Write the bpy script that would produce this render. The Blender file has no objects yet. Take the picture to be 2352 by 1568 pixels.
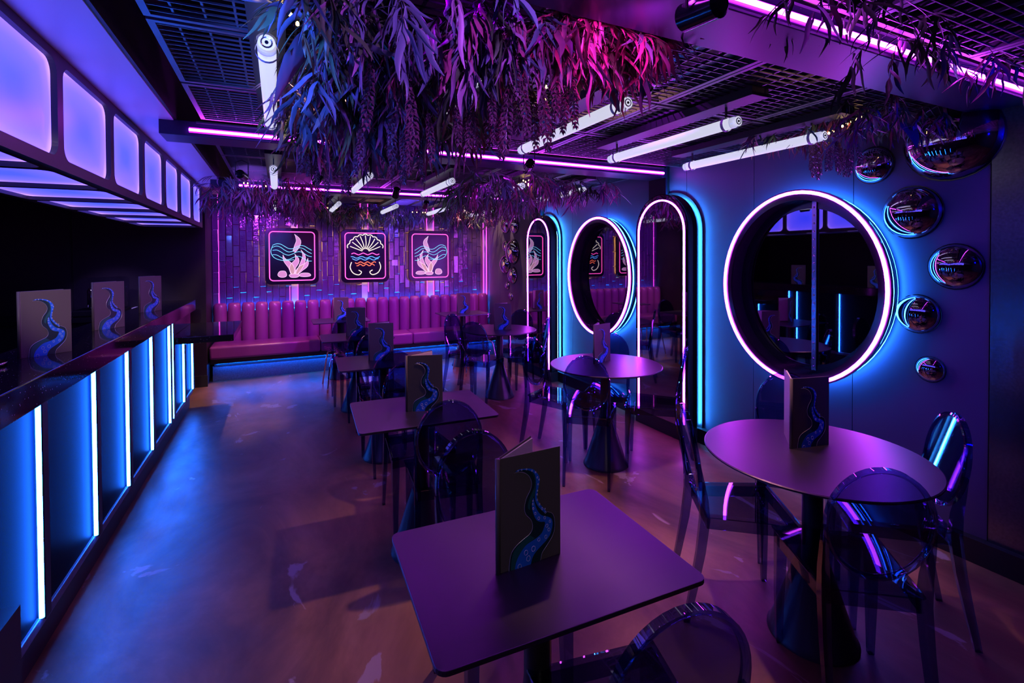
import bpy, math, random
import numpy as np
from mathutils import Vector, Matrix, Quaternion
random.seed(7)
S = bpy.context.scene
C = bpy.context.collection
PI = math.pi

# ------------------------------------------------------------------ camera, world, exposure
CAM_H = 1.55
def cam_basis(yaw, pitch, roll):
    f = Vector((math.sin(yaw)*math.cos(pitch), math.cos(yaw)*math.cos(pitch), math.sin(pitch)))
    r = Vector((math.cos(yaw), -math.sin(yaw), 0)); u = r.cross(f)
    c, s = math.cos(roll), math.sin(roll)
    return c*r + s*u, -s*r + c*u, f
cr, cu, cf = cam_basis(.447, -.0153, -.0048)
cam = bpy.data.cameras.new('camera'); cam.sensor_width = 36; cam.lens = 1119*36/2352
cam.shift_y = -175.5/2352; cam.clip_start = .02; cam.clip_end = 60
co = bpy.data.objects.new('camera', cam); C.objects.link(co); S.camera = co
co.matrix_world = Matrix(((cr.x, cu.x, -cf.x, 0), (cr.y, cu.y, -cf.y, 0), (cr.z, cu.z, -cf.z, CAM_H), (0, 0, 0, 1)))
w = bpy.data.worlds.new('world'); S.world = w; w.use_nodes = True
w.node_tree.nodes['Background'].inputs[0].default_value = (.10, .04, .30, 1)
w.node_tree.nodes['Background'].inputs[1].default_value = .02
S.view_settings.view_transform = 'Standard'; S.view_settings.look = 'None'
S.view_settings.exposure = 0.0; S.view_settings.gamma = 1; S.view_settings.use_curve_mapping = False
cy = S.cycles
cy.max_bounces = 5; cy.diffuse_bounces = 2; cy.glossy_bounces = 2; cy.transmission_bounces = 4
cy.transparent_max_bounces = 28; cy.sample_clamp_indirect = 4; cy.caustics_reflective = False; cy.caustics_refractive = False
cy.use_denoising = True; cy.use_adaptive_sampling = True; cy.adaptive_threshold = .05

XR = 3.20      # right wall
YB = 7.60      # tiled back wall
YBAR = 6.95    # dark wall behind the bar
BEAMS = (1.0, 3.34, 5.65)
TUBE_X = (-.025, .655, 1.335, 2.0, 2.665)

# ------------------------------------------------------------------ materials
MATS = {}
def nodes(name):
    m = bpy.data.materials.new(name); m.use_nodes = True; MATS[name] = m
    return m, m.node_tree.nodes, m.node_tree.links, m.node_tree.nodes['Principled BSDF']
def pbr(name, col, rough=.5, metal=0., spec=.5, noise=None, bump=None, coat=0., aniso=0.):
    """noise=(scale, detail, dark, light) varies the colour; bump=(scale, strength)"""
    m, n, l, b = nodes(name)
    b.inputs['Base Color'].default_value = (*col, 1); b.inputs['Roughness'].default_value = rough
    b.inputs['Metallic'].default_value = metal; b.inputs['Specular IOR Level'].default_value = spec
    b.inputs['Coat Weight'].default_value = coat; b.inputs['Coat Roughness'].default_value = .08
    if aniso: b.inputs['Anisotropic'].default_value = aniso
    if noise or bump:
        tc = n.new('ShaderNodeTexCoord')
    if noise:
        t = n.new('ShaderNodeTexNoise'); t.inputs['Scale'].default_value = noise[0]; t.inputs['Detail'].default_value = noise[1]
        r = n.new('ShaderNodeValToRGB'); r.color_ramp.elements[0].position = .3; r.color_ramp.elements[1].position = .7
        r.color_ramp.elements[0].color = (*[c*noise[2] for c in col], 1); r.color_ramp.elements[1].color = (*[c*noise[3] for c in col], 1)
        l.new(tc.outputs['Object'], t.inputs['Vector']); l.new(t.outputs['Fac'], r.inputs['Fac']); l.new(r.outputs['Color'], b.inputs['Base Color'])
    if bump:
        t = n.new('ShaderNodeTexNoise'); t.inputs['Scale'].default_value = bump[0]; t.inputs['Detail'].default_value = 3
        bp = n.new('ShaderNodeBump'); bp.inputs['Strength'].default_value = bump[1]; bp.inputs['Distance'].default_value = .01
        l.new(tc.outputs['Object'], t.inputs['Vector']); l.new(t.outputs['Fac'], bp.inputs['Height']); l.new(bp.outputs['Normal'], b.inputs['Normal'])
    return m
def emit(name, col, k):
    m, n, l, b = nodes(name)
    b.inputs['Base Color'].default_value = (*[c*.5 for c in col], 1)
    b.inputs['Emission Color'].default_value = (*col, 1); b.inputs['Emission Strength'].default_value = k
    b.inputs['Roughness'].default_value = .4
    return m
def clear(name, tint, rough=.02, ior=1.5):
    m, n, l, b = nodes(name); n.remove(b); out = n['Material Output']
    tr = n.new('ShaderNodeBsdfTransparent'); tr.inputs[0].default_value = (*tint, 1)
    g = n.new('ShaderNodeBsdfGlossy'); g.inputs['Color'].default_value = (1, 1, 1, 1); g.inputs['Roughness'].default_value = rough
    fr = n.new('ShaderNodeFresnel'); ge = n.new('ShaderNodeNewGeometry')
    mr = n.new('ShaderNodeMapRange'); mr.inputs[3].default_value = ior; mr.inputs[4].default_value = 1/ior   # same reflectance on both sides of the thin shell
    l.new(ge.outputs['Backfacing'], mr.inputs[0]); l.new(mr.outputs[0], fr.inputs['IOR'])
    mx = n.new('ShaderNodeMixShader'); l.new(fr.outputs[0], mx.inputs[0]); l.new(tr.outputs[0], mx.inputs[1]); l.new(g.outputs[0], mx.inputs[2])
    l.new(mx.outputs[0], out.inputs['Surface'])
    return m

# emitters
emit('pink_led', (.56, .040, 1), 38.0)
emit('pink_halo', (.45, .012, 1), 1.6)  # glare around the pink strips, given as a glowing colour
emit('ring_led', (.60, .040, 1), 42.0)
emit('blue_led', (.035, .20, 1), 22.0)
emit('blue_glow', (.03, .28, 1), 190.0)
emit('ring_glow', (.02, .22, 1), 34.0)
emit('blue_hid', (.0, .13, 1), 120.0)
emit('blue_cove', (.0, .20, 1), 130.0)
emit('bar_led', (.010, .13, 1), 120.0)
emit('bar_sleeve', (.0, .10, 1), 9.0)
emit('tube_white', (.80, .80, 1), .78)
emit('neon_pink', (1, .08, .42), 2.4)
emit('neon_cyan', (.20, .75, .95), 1.1)
emit('neon_cream', (1, .86, .62), 1.3)
emit('neon_red', (1, .16, .06), 1.6)
emit('neon_blue', (.12, .42, .95), 1.2)
emit('coral_glow', (.62, .34, .46), .75)
emit('coral_line', (1, .80, .84), 1.0)
emit('amber_led', (1, .48, .08), 22.0)
emit('warm_bulb', (1, .62, .16), 14.0)
emit('wall_pink_led', (1, .06, .85), 3.2)

def lightbox_material():
    m, n, l, b = nodes('lightbox_panel')
    b.inputs['Base Color'].default_value = (.2, .2, .35, 1); b.inputs['Roughness'].default_value = .35
    tc = n.new('ShaderNodeTexCoord'); sp = n.new('ShaderNodeSeparateXYZ'); l.new(tc.outputs['UV'], sp.inputs[0])
    def math_(op, a, bb=None):
        x = n.new('ShaderNodeMath'); x.operation = op
        for i, v in enumerate((a, bb)):
            if v is None: continue
            if isinstance(v, (int, float)): x.inputs[i].default_value = v
            else: l.new(v, x.inputs[i])
        return x.outputs[0]
    du = math_('ABSOLUTE', math_('SUBTRACT', sp.outputs[0], .5)); dv = math_('ABSOLUTE', math_('SUBTRACT', sp.outputs[1], .5))
    e = math_('MAXIMUM', math_('MULTIPLY', du, 1.0), dv)
    rd = math_('SQRT', math_('ADD', math_('MULTIPLY', du, du), math_('MULTIPLY', dv, dv)))
    mixv = math_('ADD', math_('MULTIPLY', e, .55), math_('MULTIPLY', rd, .45))
    r = n.new('ShaderNodeValToRGB'); l.new(mixv, r.inputs[0])
    r.color_ramp.elements[0].position = .08; r.color_ramp.elements[0].color = (.085, .13, 2.4, 1)
    r.color_ramp.elements[1].position = .56; r.color_ramp.elements[1].color = (.95, .50, 2.4, 1)
    q = r.color_ramp.elements.new(.36); q.color = (.21, .17, 2.4, 1)
    q = r.color_ramp.elements.new(.47); q.color = (.38, .22, 2.4, 1)
    # fine prismatic ribs
    wv = n.new('ShaderNodeTexWave'); wv.inputs['Scale'].default_value = 60; l.new(tc.outputs['UV'], wv.inputs['Vector'])
    st = math_('ADD', math_('MULTIPLY', wv.outputs['Fac'], .06), 1.0)
    l.new(r.outputs['Color'], b.inputs['Emission Color']); l.new(math_('MULTIPLY', st, 1.0), b.inputs['Emission Strength'])
    return m
lightbox_material()

def floor_material():
    m, n, l, b = nodes('concrete')
    tc = n.new('ShaderNodeTexCoord'); mp = n.new('ShaderNodeMapping'); l.new(tc.outputs['Object'], mp.inputs[0])
    mp.inputs['Scale'].default_value = (1, .55, 1); mp.inputs['Rotation'].default_value = (0, 0, .5)
    a = n.new('ShaderNodeTexNoise'); a.inputs['Scale'].default_value = 1.7; a.inputs['Detail'].default_value = 8; a.inputs['Roughness'].default_value = .62; a.inputs['Distortion'].default_value = .8
    l.new(mp.outputs[0], a.inputs['Vector'])
    r = n.new('ShaderNodeValToRGB'); l.new(a.outputs['Fac'], r.inputs[0])
    r.color_ramp.elements[0].position = .30; r.color_ramp.elements[0].color = (.070, .038, .022, 1)
    r.color_ramp.elements[1].position = .70; r.color_ramp.elements[1].color = (.31, .17, .095, 1)
    q = r.color_ramp.elements.new(.5); q.color = (.18, .096, .050, 1)
    # pale scuffs
    s = n.new('ShaderNodeTexNoise'); s.inputs['Scale'].default_value = 3.1; s.inputs['Detail'].default_value = 5; s.inputs['Distortion'].default_value = 1.6
    l.new(mp.outputs[0], s.inputs['Vector'])
    rs = n.new('ShaderNodeValToRGB'); l.new(s.outputs['Fac'], rs.inputs[0])
    rs.color_ramp.elements[0].position = .635; rs.color_ramp.elements[1].position = .66
    mx = n.new('ShaderNodeMix'); mx.data_type = 'RGBA'; l.new(rs.outputs['Color'], mx.inputs[0]); l.new(r.outputs['Color'], mx.inputs[6]); mx.inputs[7].default_value = (.30, .23, .22, 1)
    l.new(mx.outputs[2], b.inputs['Base Color'])
    f = n.new('ShaderNodeTexNoise'); f.inputs['Scale'].default_value = 9; f.inputs['Detail'].default_value = 6; l.new(mp.outputs[0], f.inputs['Vector'])
    rr = n.new('ShaderNodeMapRange'); l.new(f.outputs['Fac'], rr.inputs[0]); rr.inputs[3].default_value = .30; rr.inputs[4].default_value = .55
    l.new(rr.outputs[0], b.inputs['Roughness'])
    bp = n.new('ShaderNodeBump'); bp.inputs['Strength'].default_value = .08; bp.inputs['Distance'].default_value = .01; l.new(f.outputs['Fac'], bp.inputs['Height']); l.new(bp.outputs[0], b.inputs['Normal'])
    b.inputs['Specular IOR Level'].default_value = .35
    return m
floor_material()

def speckle_stone():
    m, n, l, b = nodes('sparkle_stone')
    tc = n.new('ShaderNodeTexCoord'); v = n.new('ShaderNodeTexVoronoi'); v.inputs['Scale'].default_value = 55; l.new(tc.outputs['Object'], v.inputs['Vector'])
    r = n.new('ShaderNodeValToRGB'); l.new(v.outputs['Distance'], r.inputs[0])
    r.color_ramp.elements[0].position = .05; r.color_ramp.elements[0].color = (.75, .72, .9, 1)
    r.color_ramp.elements[1].position = .10; r.color_ramp.elements[1].color = (.012, .010, .016, 1)
    l.new(r.outputs[0], b.inputs['Base Color']); b.inputs['Roughness'].default_value = .07; b.inputs['Specular IOR Level'].default_value = .22
speckle_stone()

pbr('void_black', (.012, .012, .014), .8, spec=.2)
pbr('wall_panel', (.095, .090, .16), .42, spec=.3, bump=(260, .04))
pbr('wall_dark', (.022, .018, .026), .55, spec=.3, noise=(2, 3, .8, 1.2))
pbr('black_paint', (.012, .012, .015), .45)
pbr('black_gloss', (.008, .008, .012), .12)
pbr('soffit_paint', (.80, .76, .82), .40, spec=.5)
pbr('beam_paint', (.020, .017, .060), .34, metal=.2)
pbr('mesh_steel', (.16, .15, .18), .40, metal=.7)
pbr('tile_glaze', (.11, .06, .17), .12, spec=1.0, bump=(26, .55), coat=.8)
pbr('grout', (.16, .12, .12), .8)
pbr('channel_white', (.55, .50, .68), .5)
pbr('vinyl', (.25, .05, .23), .30, spec=.55, bump=(420, .03))
pbr('vinyl_seam', (.10, .015, .06), .5)
pbr('plinth_blue_black', (.10, .11, .15), .42, noise=(60, 2, .8, 1.2))
pbr('bar_panel', (.0055, .0072, .0135), .55, spec=.03, noise=(320, 2, .6, 1.4))
pbr('brass', (.75, .5, .25), .3, metal=1)
pbr('table_black', (.105, .08, .14), .35, metal=.85, spec=.5, bump=(700, .015))
pbr('table_edge', (.10, .085, .08), .4)
pbr('pedestal', (.025, .022, .03), .33, spec=.5)
pbr('mirror_dark', (.42, .40, .46), .02, metal=1)
pbr('porthole_glass', (.30, .29, .34), .015, metal=1)
pbr('drum_black', (.016, .012, .022), .16, spec=.6)
pbr('steel', (.42, .40, .48), .25, metal=1)
pbr('brushed_dark', (.20, .20, .24), .24, metal=1, noise=(90, 2, .8, 1.1))
pbr('chrome', (.85, .85, .88), .05, metal=1)
pbr('bubble_mirror', (.55, .52, .60), .03, metal=1)
pbr('sign_black', (.006, .006, .012), .22)
pbr('cover_grey', (.11, .095, .095), .42, spec=.4, bump=(500, .05))
pbr('page', (.62, .55, .60), .7)
pbr('ink_teal', (.006, .035, .045), .45)
pbr('ink_teal_light', (.012, .12, .13), .45)
pbr('ink_blue', (.012, .17, .95), .4)
pbr('foil_silver', (.72, .70, .78), .3, metal=.6)
pbr('sucker_ink', (.62, .66, .85), .35)
pbr('white_plastic', (.75, .72, .8), .4)
pbr('paper_white', (.8, .8, .82), .6)
pbr('leaf_mauve', (.34, .17, .32), .38, noise=(9, 2, .7, 1.3))
pbr('leaf_green', (.070, .115, .050), .38, noise=(9, 2, .6, 1.4))
pbr('leaf_plum', (.34, .07, .17), .38, noise=(9, 2, .7, 1.3))
pbr('leaf_slate', (.11, .14, .20), .34)
pbr('bract', (.20, .08, .14), .30)
pbr('twig', (.05, .04, .03), .7)
pbr('red_seat', (.30, .04, .04), .5)
clear('smoke_clear', (.40, .44, .66), .02, 1.5)
clear('smoke_rim', (.34, .40, .68), .015, 1.75)
clear('clear_acrylic', (.80, .80, .90), .03, 1.5)

# ------------------------------------------------------------------ mesh helpers
class MB:
    def __init__(s): s.v = []; s.f = []; s.uv = None
    def add(s, vs, fs):
        o = len(s.v); s.v += [tuple(p) for p in vs]; s.f += [tuple(i+o for i in f) for f in fs]; return s
    def box(s, x0, x1, y0, y1, z0, z1):
        return s.add([(x0,y0,z0),(x1,y0,z0),(x1,y1,z0),(x0,y1,z0),(x0,y0,z1),(x1,y0,z1),(x1,y1,z1),(x0,y1,z1)],
                     [(3,2,1,0),(4,5,6,7),(0,1,5,4),(1,2,6,5),(2,3,7,6),(3,0,4,7)])
    def rings(s, rs, cap=True, closed=False):
        """loft equal-length closed rings"""
        n = len(rs[0]); vs = [p for r in rs for p in r]; fs = []
        m = len(rs)
        for k in range(m if closed else m-1):
            a, b = k*n, ((k+1) % m)*n
            for i in range(n): fs.append((a+i, a+(i+1) % n, b+(i+1) % n, b+i))
        if cap and not closed: fs.append(tuple(range(n-1, -1, -1))); fs.append(tuple((m-1)*n+i for i in range(n)))
        return s.add(vs, fs)
    def tube(s, pts, r, n=8, closed=False, up=None):
        pts = [Vector(p) for p in pts]; m = len(pts); rs = []
        rr = r if isinstance(r, (list, tuple)) else [r]*m
        prev = None
        for i, p in enumerate(pts):
            if closed: d = pts[(i+1) % m] - pts[i-1]
            else: d = pts[min(i+1, m-1)] - pts[max(i-1, 0)]
            d.normalize()
            if prev is None:
                u = Vector((0,0,1)) if abs(d.z) < .9 else Vector((1,0,0))
                if up is not None: u = Vector(up)
                u = (u - d*u.dot(d)).normalized()
            else: u = (prev - d*prev.dot(d)).normalized()
            prev = u; q = d.cross(u)
            rs.append([p + u*(rr[i]*math.cos(2*PI*k/n)) + q*(rr[i]*math.sin(2*PI*k/n)) for k in range(n)])
        return s.rings(rs, cap=True, closed=closed)
    def lathe(s, prof, n=32, c=(0,0,0)):
        """prof: (r, z) list"""
        rs = [[(c[0]+r*math.cos(2*PI*k/n), c[1]+r*math.sin(2*PI*k/n), c[2]+z) for k in range(n)] for r, z in prof]
        return s.rings(rs)
    def prism(s, poly, axis, a, b):
        """extrude a 2D polygon; axis 'x': poly=(y,z); 'y': (x,z); 'z': (x,y)"""
        def P(p, t): return {'x': (t, p[0], p[1]), 'y': (p[0], t, p[1]), 'z': (p[0], p[1], t)}[axis]
        return s.rings([[P(p, a) for p in poly], [P(p, b) for p in poly]])
    def band(s, left, right, f):
        """flat ribbon between two polylines (2D), mapped by f to 3D"""
        n = min(len(left), len(right))
        vs = [f(*p) for p in left[:n]] + [f(*p) for p in right[:n]]
        return s.add(vs, [(i, i+1, n+i+1, n+i) for i in range(n-1)])
    def build(s, name, mat, parent=None, smooth=False, bevel=0, mats=None, mi=None):
        me = bpy.data.meshes.new(name); me.from_pydata(s.v, [], s.f)
        for q in (mats or [mat]): me.materials.append(MATS[q])
        if mi is not None: me.polygons.foreach_set('material_index', mi)
        if smooth: me.polygons.foreach_set('use_smooth', [True]*len(me.polygons))
        me.update()
        o = bpy.data.objects.new(name, me); C.objects.link(o)
        if parent is not None: o.parent = parent
        if bevel:
            b = o.modifiers.new('bevel', 'BEVEL'); b.width = bevel; b.segments = 2; b.limit_method = 'ANGLE'; b.angle_limit = .6
        if smooth and not bevel: pass
        return o
def autosmooth(o, ang=.7):
    me = o.data
    me.polygons.foreach_set('use_smooth', [True]*len(me.polygons))
    me.set_sharp_from_angle(angle=ang)
    return o
def box(name, mat, b, parent=None, bevel=0): return MB().box(*b).build(name, mat, parent, bevel=bevel)
def tag(o, label, cat, group=None):
    o['label'] = label; o['category'] = cat
    if group: o['group'] = group
    return o
def struct(o, label=None, cat=None):
    o['kind'] = 'structure'
    if label: o['label'] = label
    if cat: o['category'] = cat
    return o
def empty(name, loc=(0,0,0), rz=0):
    o = bpy.data.objects.new(name, None); C.objects.link(o); o.location = loc; o.rotation_euler = (0,0,rz); o.empty_display_size = .1
    return o
def dup(root, loc, rz):
    r = root.copy(); C.objects.link(r); r.location = loc; r.rotation_euler = (0,0,rz)
    for ch in list(root.children):
        c = ch.copy(); C.objects.link(c); c.parent = r
        for g in list(ch.children):
            d = g.copy(); C.objects.link(d); d.parent = c
    return r
def light(kind, name, loc, col, power, target=None, size=.05, spot=1.2, blend=.4, parent=None):
    d = bpy.data.lights.new(name, kind); d.color = col; d.energy = power
    if kind == 'SPOT': d.spot_size = spot; d.spot_blend = blend; d.shadow_soft_size = size
    elif kind == 'AREA': d.size = size
    else: d.shadow_soft_size = size
    o = bpy.data.objects.new(name, d); C.objects.link(o); o.location = loc
    if target is not None: o.rotation_euler = (Vector(target)-Vector(loc)).to_track_quat('-Z', 'Y').to_euler()
    if parent: o.parent = parent
    return o
def crom(pts, per=6):
    """Catmull-Rom through points"""
    P = [Vector(p) for p in pts]; out = []
    for i in range(len(P)-1):
        a, b, c, d = P[max(i-1,0)], P[i], P[i+1], P[min(i+2, len(P)-1)]
        for k in range(per):
            t = k/per
            out.append(.5*((2*b)+(c-a)*t+(2*a-5*b+4*c-d)*t*t+(3*b-a-3*c+d)*t**3))
    out.append(P[-1]); return out
def resample(pts, n):
    P = [Vector(p) for p in pts]; L = [0]
    for i in range(1, len(P)): L.append(L[-1]+(P[i]-P[i-1]).length)
    out = []; j = 0
    for k in range(n):
        s = L[-1]*k/(n-1)
        while j < len(P)-2 and L[j+1] < s: j += 1
        d = L[j+1]-L[j]; t = (s-L[j])/d if d else 0
        out.append(P[j].lerp(P[j+1], min(max(t,0),1)))
    return out

# ------------------------------------------------------------------ the room shell
struct(MB().box(-3.0, XR+.3, -2.6, YB+.3, -.1, 0).build('floor', 'concrete'), 'stained polished brown concrete floor of the bar room', 'floor')
ceil = struct(box('ceiling', 'void_black', (-3.0, XR+.3, -2.6, YB+.3, 3.1, 3.2)), 'black ceiling void above the metal mesh panels', 'ceiling')
struct(box('wall_left', 'wall_dark', (-3.1, -3.0, -2.6, YBAR+.1, 0, 3.1)), 'dark wall at the far end behind the bar counter', 'wall')
struct(box('wall_front', 'wall_dark', (-3.0, XR+.3, -2.7, -2.6, 0, 3.1)), 'dark wall behind the camera', 'wall')
wb = struct(box('wall_bar', 'wall_dark', (-3.0, -.80, YBAR, YB+.3, 0, 3.1)), 'plain dark wall behind the bar, left of the tiled wall', 'wall')
struct(box('baseboard_bar', 'black_paint', (-.97, -.79, YBAR-.03, YBAR, 0, .135)), 'black baseboard between the bar end and the banquette', 'baseboard')
for x in (-2.05,):
    box('joint_strip', 'black_paint', (x-.006, x+.006, YBAR-.004, YBAR, .1, 2.3), wb)

wr = struct(box('wall_right', 'black_paint', (XR, XR+.2, -2.6, YB+.3, 0, 3.1)), 'satin panelled wall with mirrors and chrome bubbles, right side', 'wall')
ys = [1.155, 1.795, 2.49, 3.15, 3.36]
for a, b in zip(ys[:-1], ys[1:]):
    box('wall_panel', 'wall_panel', (XR-.012, XR, a+.002, b-.002, .12, 2.6), wr)
for a, b in ((3.58, 4.28), (4.28, 4.97), (4.97, 5.66), (5.88, 6.55), (6.55, 7.1), (7.1, YB)):
    box('wall_panel', 'wall_panel', (XR-.012, XR, a+.002, b-.002, .12, 2.6), wr)
box('metal_cladding', 'brushed_dark', (XR-.02, XR, -2.55, 1.15, .12, 2.6), wr)
struct(box('baseboard_right', 'black_paint', (XR-.06, XR-.012, -2.55, YB, 0, .12)), 'black baseboard along the mirror wall', 'baseboard')
for i, y in enumerate((3.36, 5.67)):
    p = struct(empty('trim_%d' % (i+1), (XR, y+.11, 0)), ['black pilaster behind the nearer arched mirror', 'black pilaster behind the farther arched mirror'][i], 'pilaster')
    box('pilaster_core', 'black_paint', (-.055, 0, -.11, .11, .0, 2.6), p)
    box('pilaster_face', 'wall_dark', (-.062, -.055, -.10, .10, .0, 2.6), p)
    box('edge_strip', 'beam_paint', (-.066, -.05, -.125, -.11, .0, 2.6), p)

# soffit (lowered bulkhead) over the bar
struct(box('trim_3', 'soffit_paint', (-3.0, -.53, -2.6, YBAR, 2.34, 3.1)), 'pale bulkhead soffit above the glowing light box', 'bulkhead')
struct(box('trim_4', 'black_paint', (-.53, -.515, -2.6, YBAR, 2.345, 3.1)), 'black side of the bulkhead facing the mesh ceiling', 'bulkhead')

# ------------------------------------------------------------------ ceiling beams with pink led strips
for i, y in enumerate(BEAMS):
    nm = ['nearest overhead', 'middle', 'farthest'][i]
    be = struct(empty('trim_%d' % (5+i), (0, y, 2.26)), nm + ' dark ceiling beam with a pink led strip', 'beam')
    xe = XR-.06 if i else XR
    box('beam_body', 'beam_paint', (-.60, xe, 0, .22, 0, .085), be, bevel=.003)
    box('beam_lip', 'mesh_steel', (-.42, xe-.04, -.012, 0, .075, .085), be)
    x0, x1 = ((-.3, XR-.02), (-.455, XR-.10), (-.35, XR-.1))[i]
    box('led_strip', 'pink_led', (x0, x1, -.014, -.006, .026, .040), be)
    box('led_halo', 'pink_halo', (x0, x1, -.006, -.001, .018, .048), be)  # lens glare around the strip, made as a wider glowing band
    for x in np.linspace(.4, 2.8, 4):
        box('hanger', 'black_paint', (x-.01, x+.01, .1, .12, .085, .84), be)

# mesh ceiling panels: one grid and one frame shared by all
PX, PY, ZM = .716, .63, 2.335
xs = [-.385+PX*k for k in range(6)]
gm = MB(); nx, ny = 8, 15
for k in range(1, nx): gm.box(PX*k/nx-.0035, PX*k/nx+.0035, .012, PY-.012, .004, .016)
for k in range(1, ny): gm.box(.012, PX-.012, PY*k/ny-.0018, PY*k/ny+.0018, 0, .006)
fm = MB()
fm.box(.004, .026, .004, PY-.004, -.004, .03).box(PX-.026, PX-.004, .004, PY-.004, -.004, .03).box(.026, PX-.026, .004, .022, -.004, .03).box(.026, PX-.026, PY-.022, PY-.004, -.004, .03)
g0 = f0 = None
def grid_panel(x, y):
    global g0, f0
    if g0 is None:
        g0 = fm.build('grid_panel', 'mesh_steel', ceil); f0 = gm.build('grid', 'mesh_steel', g0)
        g0.location = (x, y, ZM); return
    a = g0.copy(); C.objects.link(a); a.location = (x, y, ZM); a.parent = ceil
    b = f0.copy(); C.objects.link(b); b.parent = a
for bay in ((1.30, 3), (3.62, 3), (5.93, 2), (-.95, 3)):
    for j in range(bay[1]):
        for x in xs[:5]:
            grid_panel(x, bay[0]+j*(PY+.015))
# ducts up in the void, seen through the mesh
for i, (x, y0, y1, r) in enumerate(((.35, -2, 7.4, .11), (2.3, -2, 7.4, .14))):
    o = MB().tube([(x, y0, 2.82), (x, y1, 2.82)], r, 20).build('air_duct', 'steel', None, smooth=True)
    tag(o, ['slim round metal duct above the mesh, left of centre', 'wide round metal duct above the mesh, right of centre'][i], 'duct', 'ducts above the mesh ceiling')

# ------------------------------------------------------------------ light box over the bar
LB = empty('light_box', (-.75, 0, 1.895))
tag(LB, 'long violet glowing light box hanging above the bar counter', 'light box')
def rrect(x0, x1, y0, y1, r, n=5):
    pts = []
    for cx_, cy_, a0 in ((x1-r, y1-r, 0), (x0+r, y1-r, 90), (x0+r, y0+r, 180), (x1-r, y0+r, 270)):
        for k in range(n+1):
            a = math.radians(a0+90*k/n); pts.append((cx_+r*math.cos(a), cy_+r*math.sin(a)))
    return pts
lb_div = [.0, .60, 1.22, 1.84, 2.45, 3.10, 3.74, 4.38, 5.00, 5.68, 6.30]
def frame_with_holes(mb, cells, f, th):
    """cells: (u0,u1,v0,v1) outer and inner rounded hole; builds a face ring with thickness"""
    for (u0, u1, v0, v1), (a0, a1, b0, b1), r in cells:
        inner = rrect(a0, a1, b0, b1, r, 6)
        outer = []
        cx_, cy_ = (a0+a1)/2, (b0+b1)/2
        for (u, v) in inner:
            # project to the outer rectangle
            uu = u0 if u < a0+r+1e-6 and u <= cx_ else (u1 if u > a1-r-1e-6 and u > cx_ else u)
            vv = v0 if v < b0+r+1e-6 and v <= cy_ else (v1 if v > b1-r-1e-6 and v > cy_ else v)
            outer.append((uu, vv))
        n = len(inner)
        vs = [f(*p, 0) for p in outer]+[f(*p, 0) for p in inner]+[f(*p, th) for p in inner]
        mb.add(vs, [(i, (i+1) % n, n+(i+1) % n, n+i) for i in range(n)]+[(n+i, n+(i+1) % n, 2*n+(i+1) % n, 2*n+i) for i in range(n)])
def panel_uv(o, quad_uv):
    uvl = o.data.uv_layers.new(name='UVMap')
    for p in o.data.polygons:
        for li in p.loop_indices: uvl.data[li].uv = quad_uv[o.data.loops[li].vertex_index]
fr = MB(); H = .445
cells = []
for a, b in zip(lb_div[:-1], lb_div[1:]): cells.append(((a, b, 0, H), (a+.028, b-.028, .045, H-.035), .055))
frame_with_holes(fr, cells, lambda u, v, d: (-d, u, v), .02)
cells = []
WB = .56
for a, b in zip(lb_div[:-1], lb_div[1:]): cells.append(((a, b, 0, WB), (a+.022, b-.022, .045, WB-.03), .05))
frame_with_holes(fr, cells, lambda u, v, d: (-v, u, d), .02)
fr.box(-WB, 0, 6.30, 6.32, 0, H).box(-WB-.01, -WB, 0, 6.32, 0, H)
fr.build('frame', 'black_paint', LB)
for a, b in zip(lb_div[:-1], lb_div[1:]):
    q = MB().add([(-.022, a+.02, .03), (-.022, b-.02, .03), (-.022, b-.02, H-.02), (-.022, a+.02, H-.02)], [(0, 1, 2, 3)]).build('front_panel', 'lightbox_panel', LB)
    panel_uv(q, [(0, 0), (1, 0), (1, 1), (0, 1)])
    q = MB().add([(-.03, a+.015, .022), (-.03, b-.015, .022), (-WB+.02, b-.015, .022), (-WB+.02, a+.015, .022)], [(0, 3, 2, 1)]).build('bottom_panel', 'lightbox_panel', LB)
    panel_uv(q, [(0, 0), (1, 0), (1, 1), (0, 1)])
# lit top slot that washes the soffit
box('top_diffuser', 'lightbox_panel', (-.02, -.004, .05, 6.25, H, H+.0005), LB)

# ------------------------------------------------------------------ bar counter
BAR = empty('bar_counter', (-.84, 0, 0)); tag(BAR, 'long dark bar counter with vertical blue light strips', 'bar counter')
box('plinth', 'black_paint', (-.29, -.02, 1.2, 6.08, 0, .15), BAR)
box('sill', 'plinth_blue_black', (-.05, .012, 1.2, 6.08, .15, .19), BAR, bevel=.004)
led_y = [1.83, 2.43, 3.04, 3.617, 4.227, 4.855, 4.984, 5.514, 6.027]
prev = 1.2
for i, y in enumerate(led_y):
    top = 1.01 if y < 5.0 else .84
    box('front_panel', 'bar_panel', (-.03, 0, prev+.004, y-.004, .19, top), BAR)
    box('light_fin', 'black_paint', (-.03, .026, y, y+.03, .19, top), BAR)
    box('added_lip', 'black_paint', (.0275, .032, y-.017, y+.03, .19, top), BAR)  # added lip, keeps the strip's light from spreading across the floor
    MB().tube([(.017, y-.010, .196), (.017, y-.010, top-.002)], .0085, 10).build('light_strip', 'bar_led', BAR, smooth=True)
    prev = y+.03
box('body', 'black_paint', (-.29, -.03, 1.2, 6.06, .15, 1.01), BAR)
box('end_panel', 'bar_panel', (-.29, .0, 6.06, 6.08, .19, 1.01), BAR)
box('upper_panel', 'black_gloss', (-.03, .0, 5.02, 6.06, .84, 1.01), BAR)
box('countertop', 'sparkle_stone', (-.32, .04, 1.2, 6.12, 1.01, 1.12), BAR, bevel=.004)
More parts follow.
